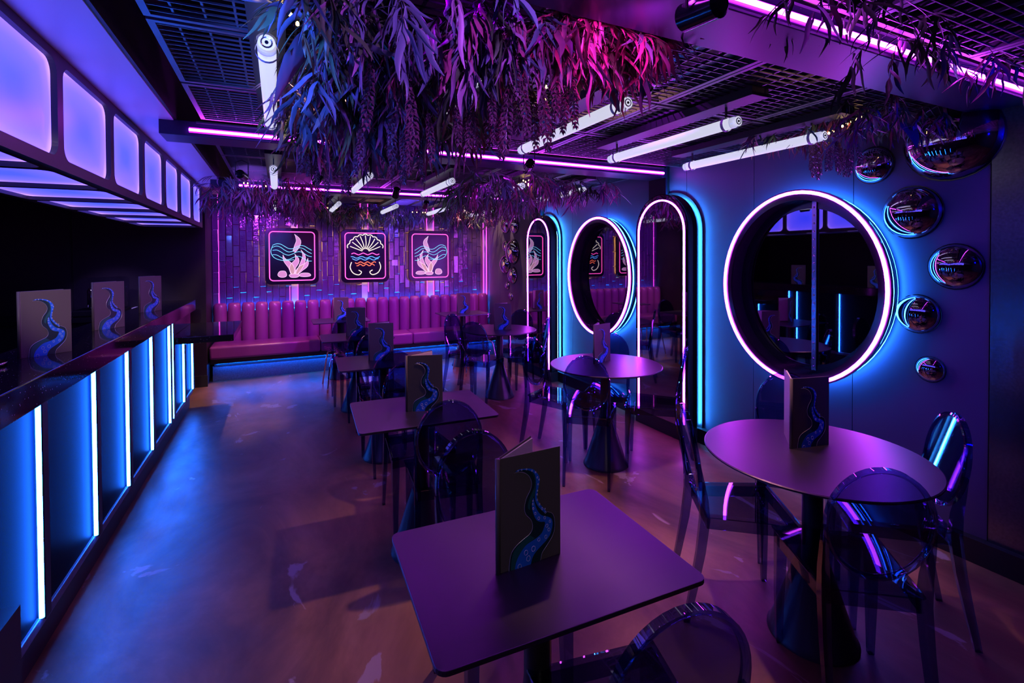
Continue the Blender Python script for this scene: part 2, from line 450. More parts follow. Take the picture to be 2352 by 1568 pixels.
box('low_ledge', 'sparkle_stone', (-.0, .47, 5.02, 6.10, .815, .873), BAR, bevel=.004)
box('end_block', 'black_paint', (0, .05, 1.2, 2.165, 0, .40), BAR)
# back counter against the dark wall
BC = empty('back_counter', (-1.95, YBAR-.37, 0)); tag(BC, 'dark back counter against the wall behind the bar', 'counter')
box('cabinet_body', 'black_paint', (-1.0, 1.0, -.30, .33, 0, .92), BC); box('worktop', 'black_gloss', (-1.02, 1.02, -.33, .33, .92, .96), BC)

# clear hooded appliance, paper stacks and a metal tray behind the bar
ap = empty('hooded_appliance', (-1.70, YBAR-.38, .96)); tag(ap, 'countertop appliance under a rounded clear plastic hood behind the bar', 'appliance')
box('base', 'black_gloss', (-.21, .21, -.17, .17, 0, .07), ap, bevel=.015)
hood = [(-.20, .07), (-.185, .30), (-.15, .375), (-.09, .405), (.17, .405), (.20, .38), (.20, .07)]
autosmooth(MB().prism(hood, 'y', -.16, .16).build('hood', 'clear_acrylic', ap))
for x in (-.09, .02, .12): MB().lathe([(.03, 0), (.034, .02), (.034, .19), (.02, .22)], 16, (x, 0, .07)).build('inner_canister', 'chrome', ap, smooth=True)
for i, (x, y, wd) in enumerate(((-2.05, YBAR-.42, .10), (-1.36, YBAR-.42, .14))):
    t_ = empty('paper_stack', (x, y, .96)); tag(t_, ['small white paper stack left of the hooded appliance', 'wider white paper stack right of the hooded appliance'][i], 'paper', 'paper on the back counter')
    for k in range(3): box('sheet_block', 'paper_white', (-wd/2+.004*k, wd/2-.003*k, -.08, .08+.002*k, .024*k, .024*k+.022), t_)
tr = empty('metal_tray', (-1.075, 2.66, 1.12)); tag(tr, 'polished metal tray on the bar top at the left frame edge', 'tray')
MB().lathe([(.055, 0), (.062, .004), (.075, .018), (.078, .018), (.066, .001), (.06, 0)], 28).build('rim', 'chrome', tr, smooth=True)
MB().lathe([(.001, .003), (.057, .003), (.057, .0045), (.001, .0045)], 28).build('dish', 'chrome', tr)

# ------------------------------------------------------------------ tiled back wall
wbk = struct(box('wall_back', 'grout', (-.80, XR, YB+.004, YB+.3, 0, 3.1)), 'back wall of glossy vertical tiles with pink light slots', 'wall')
slots = [-.755, .197, 1.17, 2.19, 3.135]
TW, TH = .0805, .285
tm = MB(); hw, d = TW/2-.003, .016
a = .005
tm.add([(-hw, 0, .003), (hw, 0, .003), (hw, 0, TH-.003), (-hw, 0, TH-.003), (-hw, -d+.004, .003), (hw, -d+.004, .003), (hw, -d+.004, TH-.003), (-hw, -d+.004, TH-.003),
        (-hw+a, -d, .003+a), (hw-a, -d, .003+a), (hw-a, -d, TH-.003-a), (-hw+a, -d, TH-.003-a)],
       [(0, 1, 5, 4), (1, 2, 6, 5), (2, 3, 7, 6), (3, 0, 4, 7), (4, 5, 9, 8), (5, 6, 10, 9), (6, 7, 11, 10), (7, 4, 8, 11), (8, 9, 10, 11)])
t0 = None
x = -.80+TW/2; col = 0
place = []
while x < XR-TW/2+.01:
    if all(abs(x-s) > .07 for s in slots[1:4]) and abs(x-slots[4]) > .05:
        off = (0, .14, .07, .21)[col % 4]
        z = .80-off
        while z < 2.30:
            if z+TH > .93: place.append((x, z))
            z += TH
    x += TW; col += 1
TILES = place
for i, (x, z) in enumerate(place[:300]):
    if t0 is None:
        t0 = tm.build('tile', 'tile_glaze', wbk); o = t0
    else: o = t0.copy(); C.objects.link(o); o.parent = wbk
    o.location = (x, YB+.004-random.uniform(0, .004), z); o.rotation_euler = (random.uniform(-.02, .02), 0, random.uniform(-.09, .09))
if len(place) > 300:
    mm = MB()
    for x, z in place[300:]: mm.add([(p[0]+x, p[1]+YB+.003, p[2]+z) for p in tm.v], tm.f)
    o = mm.build('tile_field', 'tile_glaze', wbk); o['kind'] = 'stuff'
for i, s in enumerate(slots):
    wv = .055 if 0 < i < 4 else .03
    box('slot_channel', 'channel_white', (s-wv, s+wv, YB-.004, YB+.004, .9, 2.6), wbk)
    for sd in (-1, 1):
        if i == 0 and sd < 0: continue
        box('slot_led', 'wall_pink_led', (s+sd*wv-.004, s+sd*wv+.004, YB-.012, YB-.005, .92, 2.5), wbk)

sw = empty('wall_switch', (1.624, YB-.014, 1.48)); tag(sw, 'white square wall switch between the middle and right neon signs', 'switch')
box('plate', 'white_plastic', (-.043, .043, -.010, 0, -.043, .043), sw, bevel=.003); box('rocker', 'white_plastic', (-.018, .018, -.014, -.010, -.028, .028), sw, bevel=.002)

# ------------------------------------------------------------------ neon signs (coral and shell motifs)
def sign(x, label, art):
    s = empty('neon_sign', (x, YB-.075, 1.585)); tag(s, label, 'sign', 'framed neon signs on the tiled wall')
    W, Hh = .345, .395
    o = MB().prism(rrect(-W, W, -Hh, Hh, .075, 8), 'y', -.02, .025).build('backboard', 'sign_black', s, bevel=.004)
    fr_ = [(px, -.030, pz) for px, pz in rrect(-W+.055, W-.055, -Hh+.055, Hh-.055, .05, 6)]
    MB().tube(fr_, .0065, 8, closed=True).build('border_tube', 'neon_pink', s, smooth=True)
    bl = [(px, .045, pz) for px, pz in rrect(-W+.03, W-.03, -Hh+.03, Hh-.03, .05, 5)]
    MB().tube(bl, .006, 6, closed=True).build('back_glow_strip', 'amber_led', s)
    for sx in (-.2, .2): box('standoff', 'steel', (sx-.01, sx+.01, .025, .062, -.01, .01), s)
    art(s)
    return s
def ntube(s, name, mat, pts, r=.006, per=6, y=-.028):
    pts = crom([(p[0], y, p[1]) for p in pts], per)
    MB().tube(pts, r, 6).build(name, mat, s, smooth=True)
def blade(s, name, pts, wmax, mat='coral_glow', y=-.022, tip=.1):
    c = resample(crom([(p[0], 0, p[1]) for p in pts], 6), 14); L, R_ = [], []
    for i, p in enumerate(c):
        t = i/13; d = c[min(i+1, 13)]-c[max(i-1, 0)]; nn = Vector((-d.z, 0, d.x)).normalized()
        wd = wmax*max(.04, math.sin(PI*min(1, t*.85+.13))**.8)*(1-t**6)
        L.append(p+nn*wd); R_.append(p-nn*wd)
    mb = MB(); n = 14
    vs = [(p.x, y, p.z) for p in L]+[(p.x, y, p.z) for p in R_]+[(p.x, y+.004, p.z) for p in L]+[(p.x, y+.004, p.z) for p in R_]
    fs = [(i, i+1, n+i+1, n+i) for i in range(n-1)]+[(i, 2*n+i, 2*n+i+1, i+1) for i in range(n-1)]+[(n+i, n+i+1, 3*n+i+1, 3*n+i) for i in range(n-1)]
    mb.add(vs, fs).build(name, mat, s)
    MB().tube([(p.x, y-.002, p.z) for p in L], .0022, 5).build('blade_outline', 'coral_line', s)
    MB().tube([(p.x, y-.002, p.z) for p in R_], .0022, 5).build('blade_outline', 'coral_line', s)
def rock(s, cx_, cz, rx, rz):
    poly = [(cx_+rx*math.cos(a)*(1+.08*math.sin(3*a+cx_*20)), cz+rz*math.sin(a)*(1+.1*math.cos(2*a))) for a in [2*PI*k/22 for k in range(22)]]
    MB().prism(poly, 'y', -.030, -.020).build('pebble', 'coral_glow', s)
    MB().tube([(p[0], -.031, p[1]) for p in poly], .0025, 5, closed=True).build('pebble_outline', 'coral_line', s)
def coral(s, m):
    blade(s, 'coral_blade', [(m*.00, -.27), (m*-.02, -.15), (m*-.10, -.05), (m*-.12, .02)], .035)
    blade(s, 'coral_blade', [(m*.02, -.27), (m*.0, -.16), (m*.06, -.06), (m*.03, .03)], .040)
    blade(s, 'coral_blade', [(m*.03, -.27), (m*.10, -.18), (m*.18, -.12), (m*.20, -.03)], .036)
    blade(s, 'coral_blade', [(m*.05, -.25), (m*.12, -.12), (m*.15, .0), (m*.11, .09)], .028)
    blade(s, 'coral_blade', [(m*.02, .06), (m*.06, .14), (m*.08, .22), (m*.03, .31)], .034)
    rock(s, m*-.13, -.25, .055, .05); rock(s, m*.02, -.275, .065, .028); rock(s, m*.16, -.265, .075, .03)
def art_wave(m):
    def art(s):
        coral(s, m)
        for k, (z, am) in enumerate(((.15, .03), (.11, .035), (.06, .03), (-.005, .03))):
            pts = [(m*(-.25+.05*i), z+am*math.sin(i*1.05+k*.35)-.004*i) for i in range(11)]
            ntube(s, 'wave_tube', 'neon_cyan', pts, .0036)
        ntube(s, 'wave_tube', 'neon_cyan', [(m*-.25, .14), (m*-.27, .06), (m*-.23, -.02), (m*-.12, -.06), (m*.02, -.05)], .0036)
    return art
def art_shell(s):
    # fan shell: ribs and scalloped rim in warm white, waves below
    b = (0, .055)
    for k in range(9):
        a = math.radians(22+17*k); r0, r1 = .05, .235+.02*math.sin(PI*k/8)
        mid = (b[0]+.14*math.cos(a)+.01*math.sin(a), b[1]+.14*math.sin(a)*.95)
        ntube(s, 'shell_rib', 'neon_cream', [(b[0]+r0*math.cos(a), b[1]+r0*math.sin(a)), mid, (b[0]+r1*math.cos(a), b[1]+r1*math.sin(a)*.98)], .0055, 4)
    rim = []
    for k in range(37):
        a = math.radians(14+152*k/36); r = .26+.016*abs(math.sin(k*PI/4)); rim.append((b[0]+r*math.cos(a), b[1]+r*math.sin(a)*.98))
    ntube(s, 'shell_rim', 'neon_cream', rim, .0062, 2)
    for j, (z, mat, wd) in enumerate(((.03, 'neon_pink', .20), (-.02, 'neon_blue', .21), (-.05, 'neon_blue', .19), (-.10, 'neon_red', .15), (-.135, 'neon_red', .13))):
        ntube(s, 'wave_tube', mat, [(-wd+2*wd*i/12, z+.013*math.sin(i*1.57+j)) for i in range(13)], .0058, 4)
    ntube(s, 'swirl_tube', 'neon_cream', [(-.20, -.09), (-.22, -.17), (-.18, -.25), (-.10, -.28), (-.06, -.24), (-.10, -.21)], .006)
    ntube(s, 'swirl_tube', 'neon_cream', [(.20, -.09), (.22, -.17), (.18, -.25), (.10, -.28), (.06, -.24), (.10, -.21)], .006)
sign(.178, 'left pink-framed neon sign with pale coral and cyan waves', art_wave(1))
sign(1.172, 'middle pink-framed neon sign with cream shell and coloured waves', art_shell)
sign(2.165, 'right pink-framed neon sign with pale coral and cyan waves', art_wave(-1))

# ------------------------------------------------------------------ banquette
BQ = empty('banquette', (1.2, 7.3, 0)); tag(BQ, 'long plum vinyl banquette with fluted back below the neon signs', 'bench')
bx0, bx1 = -1.985, XR-1.2-.065
box('plinth', 'plinth_blue_black', (bx0+.02, bx1, -.12, .25, 0, .19), BQ)
box('seat_base', 'black_paint', (bx0+.01, bx1, -.25, .25, .24, .30), BQ)
box('under_seat_led', 'blue_hid', (bx0+.06, bx1-.02, -.170, -.160, .225, .235), BQ)
box('shadow_gap', 'black_paint', (bx0+.04, bx1, -.13, .25, .19, .24), BQ)
sx = [bx0, -.70, .56, bx1]
for a, b in zip(sx[:-1], sx[1:]):
    o = box('seat_cushion', 'vinyl', (a+.002, b-.002, -.30, .13, .30, .462), BQ)
    bv = o.modifiers.new('bevel', 'BEVEL'); bv.width = .028; bv.segments = 4; autosmooth(o, 1.2)
NCH = 24; cw = (bx1-bx0)/NCH
def channel_mesh():
    mb = MB(); rs = []
    prof = [(z, 1.0) for z in (.44, .6, .75, .86)]+[(.90, .96), (.935, .82), (.955, .58), (.962, .25)]
    n = 10
    for z, k in prof:
        r = []
        for i in range(n+1):
            a = PI*i/n; r.append((-math.cos(a)*(cw/2-.001)*max(k, .05)**.5, -.085*math.sin(a)*k, z))
        r.append(((cw/2-.001)*max(k, .05)**.5, .035, z)); r.append((-(cw/2-.001)*max(k, .05)**.5, .035, z))
        rs.append(r)
    return mb.rings(rs)
chm = channel_mesh(); ch0 = None
for k in range(NCH):
    if ch0 is None: ch0 = o = chm.build('back_channel', 'vinyl', BQ); autosmooth(o, 1.2)
    else: o = ch0.copy(); C.objects.link(o); o.parent = BQ
    o.location = (bx0+cw*(k+.5), .20, 0)

# ------------------------------------------------------------------ arched mirrors
def arch_poly(hw_, z0, zt, n=20):
    zc = zt-hw_*1.0
    return [(hw_, z0)]+[(hw_*math.cos(PI*k/n), zc+hw_*math.sin(PI*k/n)) for k in range(n+1)]+[(-hw_, z0)]
def arch_line(hw_, z0, zt, x, n=28):
    zc = zt-hw_
    return [(x, hw_, z0)]+[(x, hw_*math.cos(PI*k/n), zc+hw_*math.sin(PI*k/n)) for k in range(n+1)]+[(x, -hw_, z0)]
def arched_mirror(y, label):
    m = empty('arched_mirror', (XR-.062, y, 0)); tag(m, label, 'mirror', 'arched floor mirrors')
    MB().prism(arch_poly(.325, .10, 2.10), 'x', -.005, 0).build('back_plate', 'black_paint', m)
    MB().prism(arch_poly(.285, .12, 2.06), 'x', -.085, -.005).build('body', 'black_paint', m)
    MB().prism(arch_poly(.325, .12, 2.10), 'x', -.10, -.085).build('face_rim', 'black_gloss', m)
    MB().prism(arch_poly(.318, .125, 2.092), 'x', -.1035, -.10).build('mirror_pane', 'mirror_dark', m)
    MB().tube(arch_line(.282, .15, 2.045, -.106), .0075, 6).build('pink_light_tube', 'ring_led', m, smooth=True)
    A_, B_ = arch_line(.302, .14, 2.077, .004), arch_line(.294, .14, 2.069, .020); n_ = len(A_)
    MB().add(A_+B_, [(i, i+1, n_+i+1, n_+i) for i in range(n_-1)]).build('blue_light_strip', 'blue_glow', m)
    A_, B_ = arch_line(.2985, .14, 2.0735, .001), arch_line(.2845, .14, 2.0595, .031)
    MB().add(A_+B_, [(i, i+1, n_+i+1, n_+i) for i in range(n_-1)]).build('glow_strip_backing', 'black_paint', m)
    fl = MB(); ol, il = arch_poly(.345, .12, 2.12), arch_poly(.25, .12, 2.025); n_ = len(ol)
    for k in range(n_-1):
        fl.add([(x_, *q_) for x_ in (.036, .042) for q_ in (ol[k], ol[k+1], il[k+1], il[k])], [(0, 1, 2, 3), (7, 6, 5, 4), (0, 4, 5, 1), (3, 2, 6, 7)])
    fl.build('added_flange', 'black_paint', m)  # added flange, blocks the strip so the wall beside it stays dark
    box('foot', 'black_paint', (-.10, 0, -.33, .33, 0, .12), m)
arched_mirror(3.31, 'nearer tall arched mirror with pink light tube beside the big porthole')
arched_mirror(5.56, 'farther tall arched mirror with pink light tube near the small bubbles')

# ------------------------------------------------------------------ oval porthole mirrors
def oval(ry, rz, x, n=64): return [(x, ry*math.cos(2*PI*k/n), rz*math.sin(2*PI*k/n)) for k in range(n)]
def oval_ring(mb, r0, r1, x0, x1, n=64):
    return mb.rings([oval(r0[0], r0[1], x0, n), oval(r1[0], r1[1], x0, n), oval(r1[0], r1[1], x1, n), oval(r0[0], r0[1], x1, n)], closed=True)
def porthole(y, label, big):
    p = empty('porthole_mirror', (XR-.012, y, 1.348)); tag(p, label, 'mirror', 'oval porthole mirrors')
    A, B = .545, .617
    autosmooth(oval_ring(MB(), (A-.045, B-.045), (A-.02, B-.02), -.02, -.125).build('drum', 'drum_black', p), .6)
    autosmooth(oval_ring(MB(), (A-.05, B-.05), (A+.02, B+.02), -.125, -.140).build('front_ring', 'black_gloss', p), .6)
    MB().tube(oval(A, B, -.145), .0105, 8, closed=True).build('pink_light_tube', 'ring_led', p, smooth=True)
    MB().tube(oval(A+.004, B+.004, -.100), .006, 6, closed=True).build('blue_light_tube', 'blue_led', p, smooth=True)
    MB().rings([oval(A+.002, B+.002, -.042), oval(A-.010, B-.010, -.020)], cap=False).build('wall_glow_strip', 'ring_glow', p)
    MB().rings([oval(A-.001, B-.001, -.045), oval(A-.014, B-.014, -.021)], cap=False).build('glow_strip_backing', 'black_paint', p)
    MB().rings([oval(A-.04, B-.04, -.018), oval(A-.04, B-.04, -.004)]).build('mirror_pane', 'porthole_glass', p)
    autosmooth(oval_ring(MB(), (A-.10, B-.10), (A-.045, B-.045), -.024, -.018).build('inner_rim', 'drum_black', p), .6)
    if big:
        st = box('riveted_bar', 'steel', (-.034, -.024, -.075, -.047, -.545, .56), p)
        rv = None
        for k in range(21):
            z = -.52+k*.052
            if rv is None: rv = o = MB().lathe([(.0065, 0), (.0065, .002), (.0035, .004), (.001, .0045)], 10).build('rivet', 'chrome', st, smooth=True)
            else: o = rv.copy(); C.objects.link(o); o.parent = st
            o.location = (-.034, -.061, z); o.rotation_euler = (0, -PI/2, 0)
porthole(2.078, 'large oval porthole mirror with riveted bar and pink ring light', True)
porthole(4.28, 'farther oval porthole mirror with pink ring between the arched mirrors', False)

# ------------------------------------------------------------------ mirrored bubbles on the wall
def dome(mb, r, dep, n=28, m=9):
    rs = []
    for k in range(m):
        a = PI/2*k/(m-1)*.985; rs.append([(-dep*math.sin(a), r*math.cos(a)*math.cos(2*PI*i/n), r*math.cos(a)*math.sin(2*PI*i/n)) for i in range(n)])
    return mb.rings(rs)
K = XR/3.6
bubs = [(1.893, 2.153, .119, 'medium mirrored bubble at the top left of the near bubble column'), (1.475, 2.24, .239, 'largest mirrored bubble, high on the wall by the metal cladding'),
        (1.673, 1.821, .159, 'mirrored bubble with pink glow, right of the porthole top'), (1.453, 1.485, .130, 'plum mirrored bubble near the metal cladding, third from the top'),
        (1.637, 1.189, .116, 'dark mirrored bubble right of the porthole at middle height'), (1.571, .856, .076, 'smallest mirrored bubble low on the wall right of the porthole')]
far = [(7.695, 2.129, .150, 'far bubble at the top left of the distant cluster'), (7.351, 2.086, .135, 'far bubble at the top right of the distant cluster'), (7.717, 1.751, .091, 'small far bubble touching the largest distant one'),
       (7.405, 1.648, .206, 'largest bubble of the distant cluster'), (7.721, 1.432, .16, 'far bubble below left of the largest distant one'), (7.427, 1.25, .14, 'far bubble second lowest of the big distant ones'),
       (7.654, 1.062, .069, 'tiny far bubble, second lowest of the distant cluster'), (7.516, .889, .067, 'tiny blue-lit far bubble, lowest of the distant cluster')]
for grp, lst in (('near wall bubbles', bubs), ('far wall bubbles', far)):
    for (y, z, r, lab) in lst:
        o = empty('wall_bubble', (XR-.012, y*K, 1.55+(z-1.55)*K)); tag(o, lab, 'bubble', grp)
        d = dome(MB(), r*K*1.02, r*K*.62).build('dome', 'bubble_mirror', o, smooth=True)
        MB().rings([[(0, r*K*1.05*math.cos(2*PI*i/28), r*K*1.05*math.sin(2*PI*i/28)) for i in range(28)], [(-.005, r*K*1.05*math.cos(2*PI*i/28), r*K*1.05*math.sin(2*PI*i/28)) for i in range(28)]]).build('mounting_rim', 'black_gloss', o)

# ------------------------------------------------------------------ led tubes under the mesh
def led_tube(x, y0, y1, label):
    t = empty('tube_light', (x, y0, 2.20)); tag(t, label, 'tube light', 'white tube lights under the mesh')
    L = y1-y0
    MB().tube([(0, .02, 0), (0, L-.02, 0)], .027, 18).build('tube', 'tube_white', t, smooth=True)
    for y in (0, L-.03):
        autosmooth(MB().tube([(0, y, 0), (0, y+.03, 0)], .031, 20).build('end_cap', 'clear_acrylic', t))
        ye = y+.0295 if y else y+.0005; sg = 1 if y else -1
        MB().tube([(0, ye, 0), (0, ye+sg*.003, 0)], .024, 18).build('end_disc', 'tube_white', t)
        MB().tube([(.015*math.cos(a_), ye+sg*.004, .015*math.sin(a_)) for a_ in [2*PI*k/16 for k in range(16)]], .0025, 5, closed=True).build('contact_ring', 'steel', t)
        MB().tube([(0, ye, 0), (0, ye+sg*.006, 0)], .0055, 10).build('contact_pin', 'black_gloss', t)
    for y in (.07, L-.07):
        MB().rings([[(.034*math.cos(a), y+dy, .034*math.sin(a)) for a in [2*PI*k/18 for k in range(18)]] for dy in (-.008, .008)], cap=False).build('clip', 'white_plastic', t)
        box('hanger', 'black_paint', (-.004, .004, y-.004, y+.004, .03, .085), t)
    box('rail', 'black_paint', (-.055, .055, -.12, L+.08, .085, .125), t)
bn = ['first', 'second', 'third']; cn = ['leftmost', 'second', 'third', 'fourth', 'rightmost']
for b, (y0, y1) in enumerate(((1.65, 2.65), (3.94, 4.90), (6.10, 7.05))):
    for i, x in enumerate(TUBE_X):
        led_tube(x, y0, y1, '%s white tube light in the %s ceiling bay from the camera' % (cn[i], bn[b]))

# ------------------------------------------------------------------ tables
def ped(t, h=.742):
    autosmooth(MB().lathe([(.165, 0), (.165, .008), (.155, .02), (.045, .36), (.038, .42), (.038, h-.02), (.10, h-.008), (.10, h-.006)], 36).build('pedestal', 'pedestal', t), .8)
def sq_table(x, y, label, rz=0, wx=.345, wy=.262):
    t = empty('square_table', (x, y, 0), rz); tag(t, label, 'table', 'rectangular tables in the centre row')
    MB().prism(rrect(-wx, wx, -wy, wy, .025, 5), 'z', .738, .75).build('tabletop', 'table_black', t, bevel=.0015); ped(t)
def rd_table(x, y, label):
    t = empty('round_table', (x, y, 0)); tag(t, label, 'table', 'round tables along the mirror wall')
    MB().lathe([(.405, .738), (.412, .742), (.412, .747), (.408, .75)], 72).build('tabletop', 'table_black', t, bevel=0); ped(t)
ST = [(.62, 1.145), (.678, 2.535), (.735, 3.87), (.72, 5.215), (.72, 6.69)]
nm = ['rectangular black table in the foreground', 'second rectangular black table from the camera', 'third rectangular black table from the camera', 'fourth rectangular black table from the camera', 'rectangular black table against the banquette, left']
for i, (x, y) in enumerate(ST): sq_table(x, y, nm[i], math.radians((-2, -3, -3, -2, 0)[i]))
sq_table(2.40, 6.66, 'rectangular black table against the banquette, right')
RT = [(1.96, 1.255), (2.2, 2.98), (2.22, 4.965)]
for (x, y), l_ in zip(RT, ('large round black table nearest the camera by the porthole', 'round black table in front of the nearer arched mirror', 'round black table farthest from the camera')): rd_table(x, y, l_)

# ------------------------------------------------------------------ menus with tentacle print
MW, MH = .187, .292
def M2(px, py):
    u = (px-125)/660; top = 275-175*u; bot = 1500-232*u
    return (u*MW, (bot-py)/(bot-top)*MH)
def poly(pts, n): return resample(crom([(*M2(*p), 0) for p in pts], 5), n)
LEFT = [(285,412),(340,398),(400,408),(445,445),(468,510),(455,585),(415,670),(392,770),(405,850),(460,910),(478,985),(450,1055),(395,1105),(305,1190),(255,1270),(236,1370),(230,1462)]
RIGHT = [(285,412),(320,378),(410,358),(480,366),(535,420),(550,480),(535,560),(525,690),(560,740),(635,815),(690,830),(715,890),(718,980),(690,1080),(620,1195),(578,1262),(560,1345)]
B1L = [(300,400),(345,378),(420,372),(490,402),(512,480),(512,560),(500,680),(535,760),(605,828)]
B1R = [(300,396),(330,372),(415,356),(485,364),(540,420),(553,480),(538,560),(528,690),(632,818)]
B2L = [(484,668),(466,740),(480,830),(515,905),(560,925),(608,925),(600,975),(572,1045),(510,1105),(405,1180),(335,1285),(300,1370),(288,1445)]
B2R = [(486,668),(500,730),(525,800),(570,852),(640,868),(684,895),(690,960),(668,1050),(625,1120),(570,1180),(505,1255),(470,1320),(455,1385)]
T1L = [(420,372),(470,400),(500,470),(500,540),(478,600),(440,690),(425,770),(440,800)]
T1R = [(425,372),(480,402),(510,480),(510,560),(498,640),(480,670),(455,740),(450,800)]
T2L = [(440,1070),(330,1180),(272,1265),(252,1370),(248,1455)]
T2R = [(500,1105),(405,1180),(335,1285),(300,1370),(288,1445)]
def ribbon(a, b, n, off, name, mat, par):
    L_, R_ = poly(a, n), poly(b, n); mb = MB(); y0, y1 = -off, -off+.0008
    vs = [(p.x, y0, p.y) for p in L_]+[(p.x, y0, p.y) for p in R_]
    mb.add(vs, [(i, i+1, n+i+1, n+i) for i in range(n-1)])
    return mb.build(name, mat, par)
def make_menu():
    m = empty('menu_stand', (0, 0, 0))
    f = box('front_cover', 'cover_grey', (0, MW, -.003, 0, 0, MH), m, bevel=.0012)
    f2 = MB().box(0, MW, 0, .003, 0, MH).build('rear_cover', 'cover_grey', m, bevel=.0012); f2.rotation_euler = (0, 0, math.radians(34))
    pg = MB().box(.006, MW-.006, -.0045, -.0005, .006, MH-.004).build('page_block', 'page', m); pg.rotation_euler = (0, 0, math.radians(33))
    sp = MB().tube([(.001, .0005, 0), (.001, .0005, MH)], .0065, 10).build('spine', 'cover_grey', m, smooth=True)
    ribbon(LEFT, RIGHT, 60, .0042, 'tentacle_print', 'ink_teal', f)
    mb = MB()
    mb.tube([(p.x, -.0044, p.y) for p in poly(LEFT, 50)], .00065, 4)
    mb.tube([(p.x, -.0044, p.y) for p in poly(RIGHT[9:], 24)], .00055, 4)
    mb.build('foil_outline', 'foil_silver', f)
    ribbon(T1L, T1R, 30, .0048, 'tentacle_sheen', 'ink_teal_light', f); ribbon(T2L, T2R, 24, .0048, 'tentacle_sheen', 'ink_teal_light', f)
    ribbon(B1L, B1R, 40, .0052, 'tentacle_underside', 'ink_blue', f); ribbon(B2L, B2R, 50, .0052, 'tentacle_underside', 'ink_blue', f)
    mb = MB()
    for (px, py, r) in ((478,702,.0016),(478,736,.0018),(481,784,.0022),(503,836,.0026),(540,887,.0030),(605,878,.0030),(662,915,.0026),(628,965,.0036),(650,1005,.0034),(617,1084,.0036),(541,1116,.0036),(482,1216,.0056),(404,1260,.0052),(428,1322,.0056),(336,1410,.0052),
                       (527,448,.0018),(535,520,.0016),(524,630,.0016),(523,688,.0018),(548,735,.0020),(576,782,.0024),(608,785,.0018),(613,820,.0022),(325,383,.0014),(362,372,.0014),(412,364,.0016),(470,377,.0016),(508,392,.0016),(545,470,.0014),(528,590,.0014)):
        c = M2(px, py); ring = [(c[0]+r*math.cos(a), -.0056, c[1]+1.25*r*math.sin(a)) for a in [2*PI*k/12 for k in range(12)]]
        mb.tube(ring, .00062, 4, closed=True, up=(0, 1, 0))
    mb.build('sucker_rings', 'sucker_ink', f)
    return m
menu0 = make_menu(); menu_used = [False]
def menu(x, y, z, deg, label, opening=34):
    if not menu_used[0]: o = menu0; o.location = (x, y, z); o.rotation_euler = (0, 0, math.radians(deg)); menu_used[0] = True
    else: o = dup(menu0, (x, y, z), math.radians(deg))
    for c in o.children:
        if c.name.startswith('rear_cover'): c.rotation_euler = (0, 0, math.radians(opening))
        if c.name.startswith('page_block'): c.rotation_euler = (0, 0, math.radians(opening-1))
    tag(o, label, 'menu', 'standing menus with a tentacle print'); return o
menu(.492, 1.118, .75, 2, 'open standing menu with blue tentacle print on the foreground table', 33)
menu(.594, 2.520, .75, -18, 'standing tentacle menu on the second rectangular table', 46)
menu(.631, 3.908, .75, -17, 'standing tentacle menu on the third rectangular table', 40)
menu(.625, 5.24, .75, -17, 'standing tentacle menu on the fourth rectangular table', 30)
menu(.64, 6.70, .75, -17, 'standing tentacle menu on the left banquette table', 25)
menu(2.32, 6.68, .75, -20, 'standing tentacle menu on the right banquette table', 25)
menu(1.915, 1.318, .75, -13, 'standing tentacle menu on the large near round table', 55)
menu(2.126, 3.02, .75, 14, 'standing tentacle menu on the middle round table', 30)
menu(2.155, 4.955, .75, -25, 'standing tentacle menu on the farthest round table', 40)
menu(-1.02, 2.83, 1.12, 42, 'standing tentacle menu nearest the camera on the bar top', 14)
menu(-1.015, 3.745, 1.12, 50, 'middle standing tentacle menu on the bar top', 16)
menu(-1.015, 4.84, 1.12, 50, 'farthest standing tentacle menu on the bar top', 16)

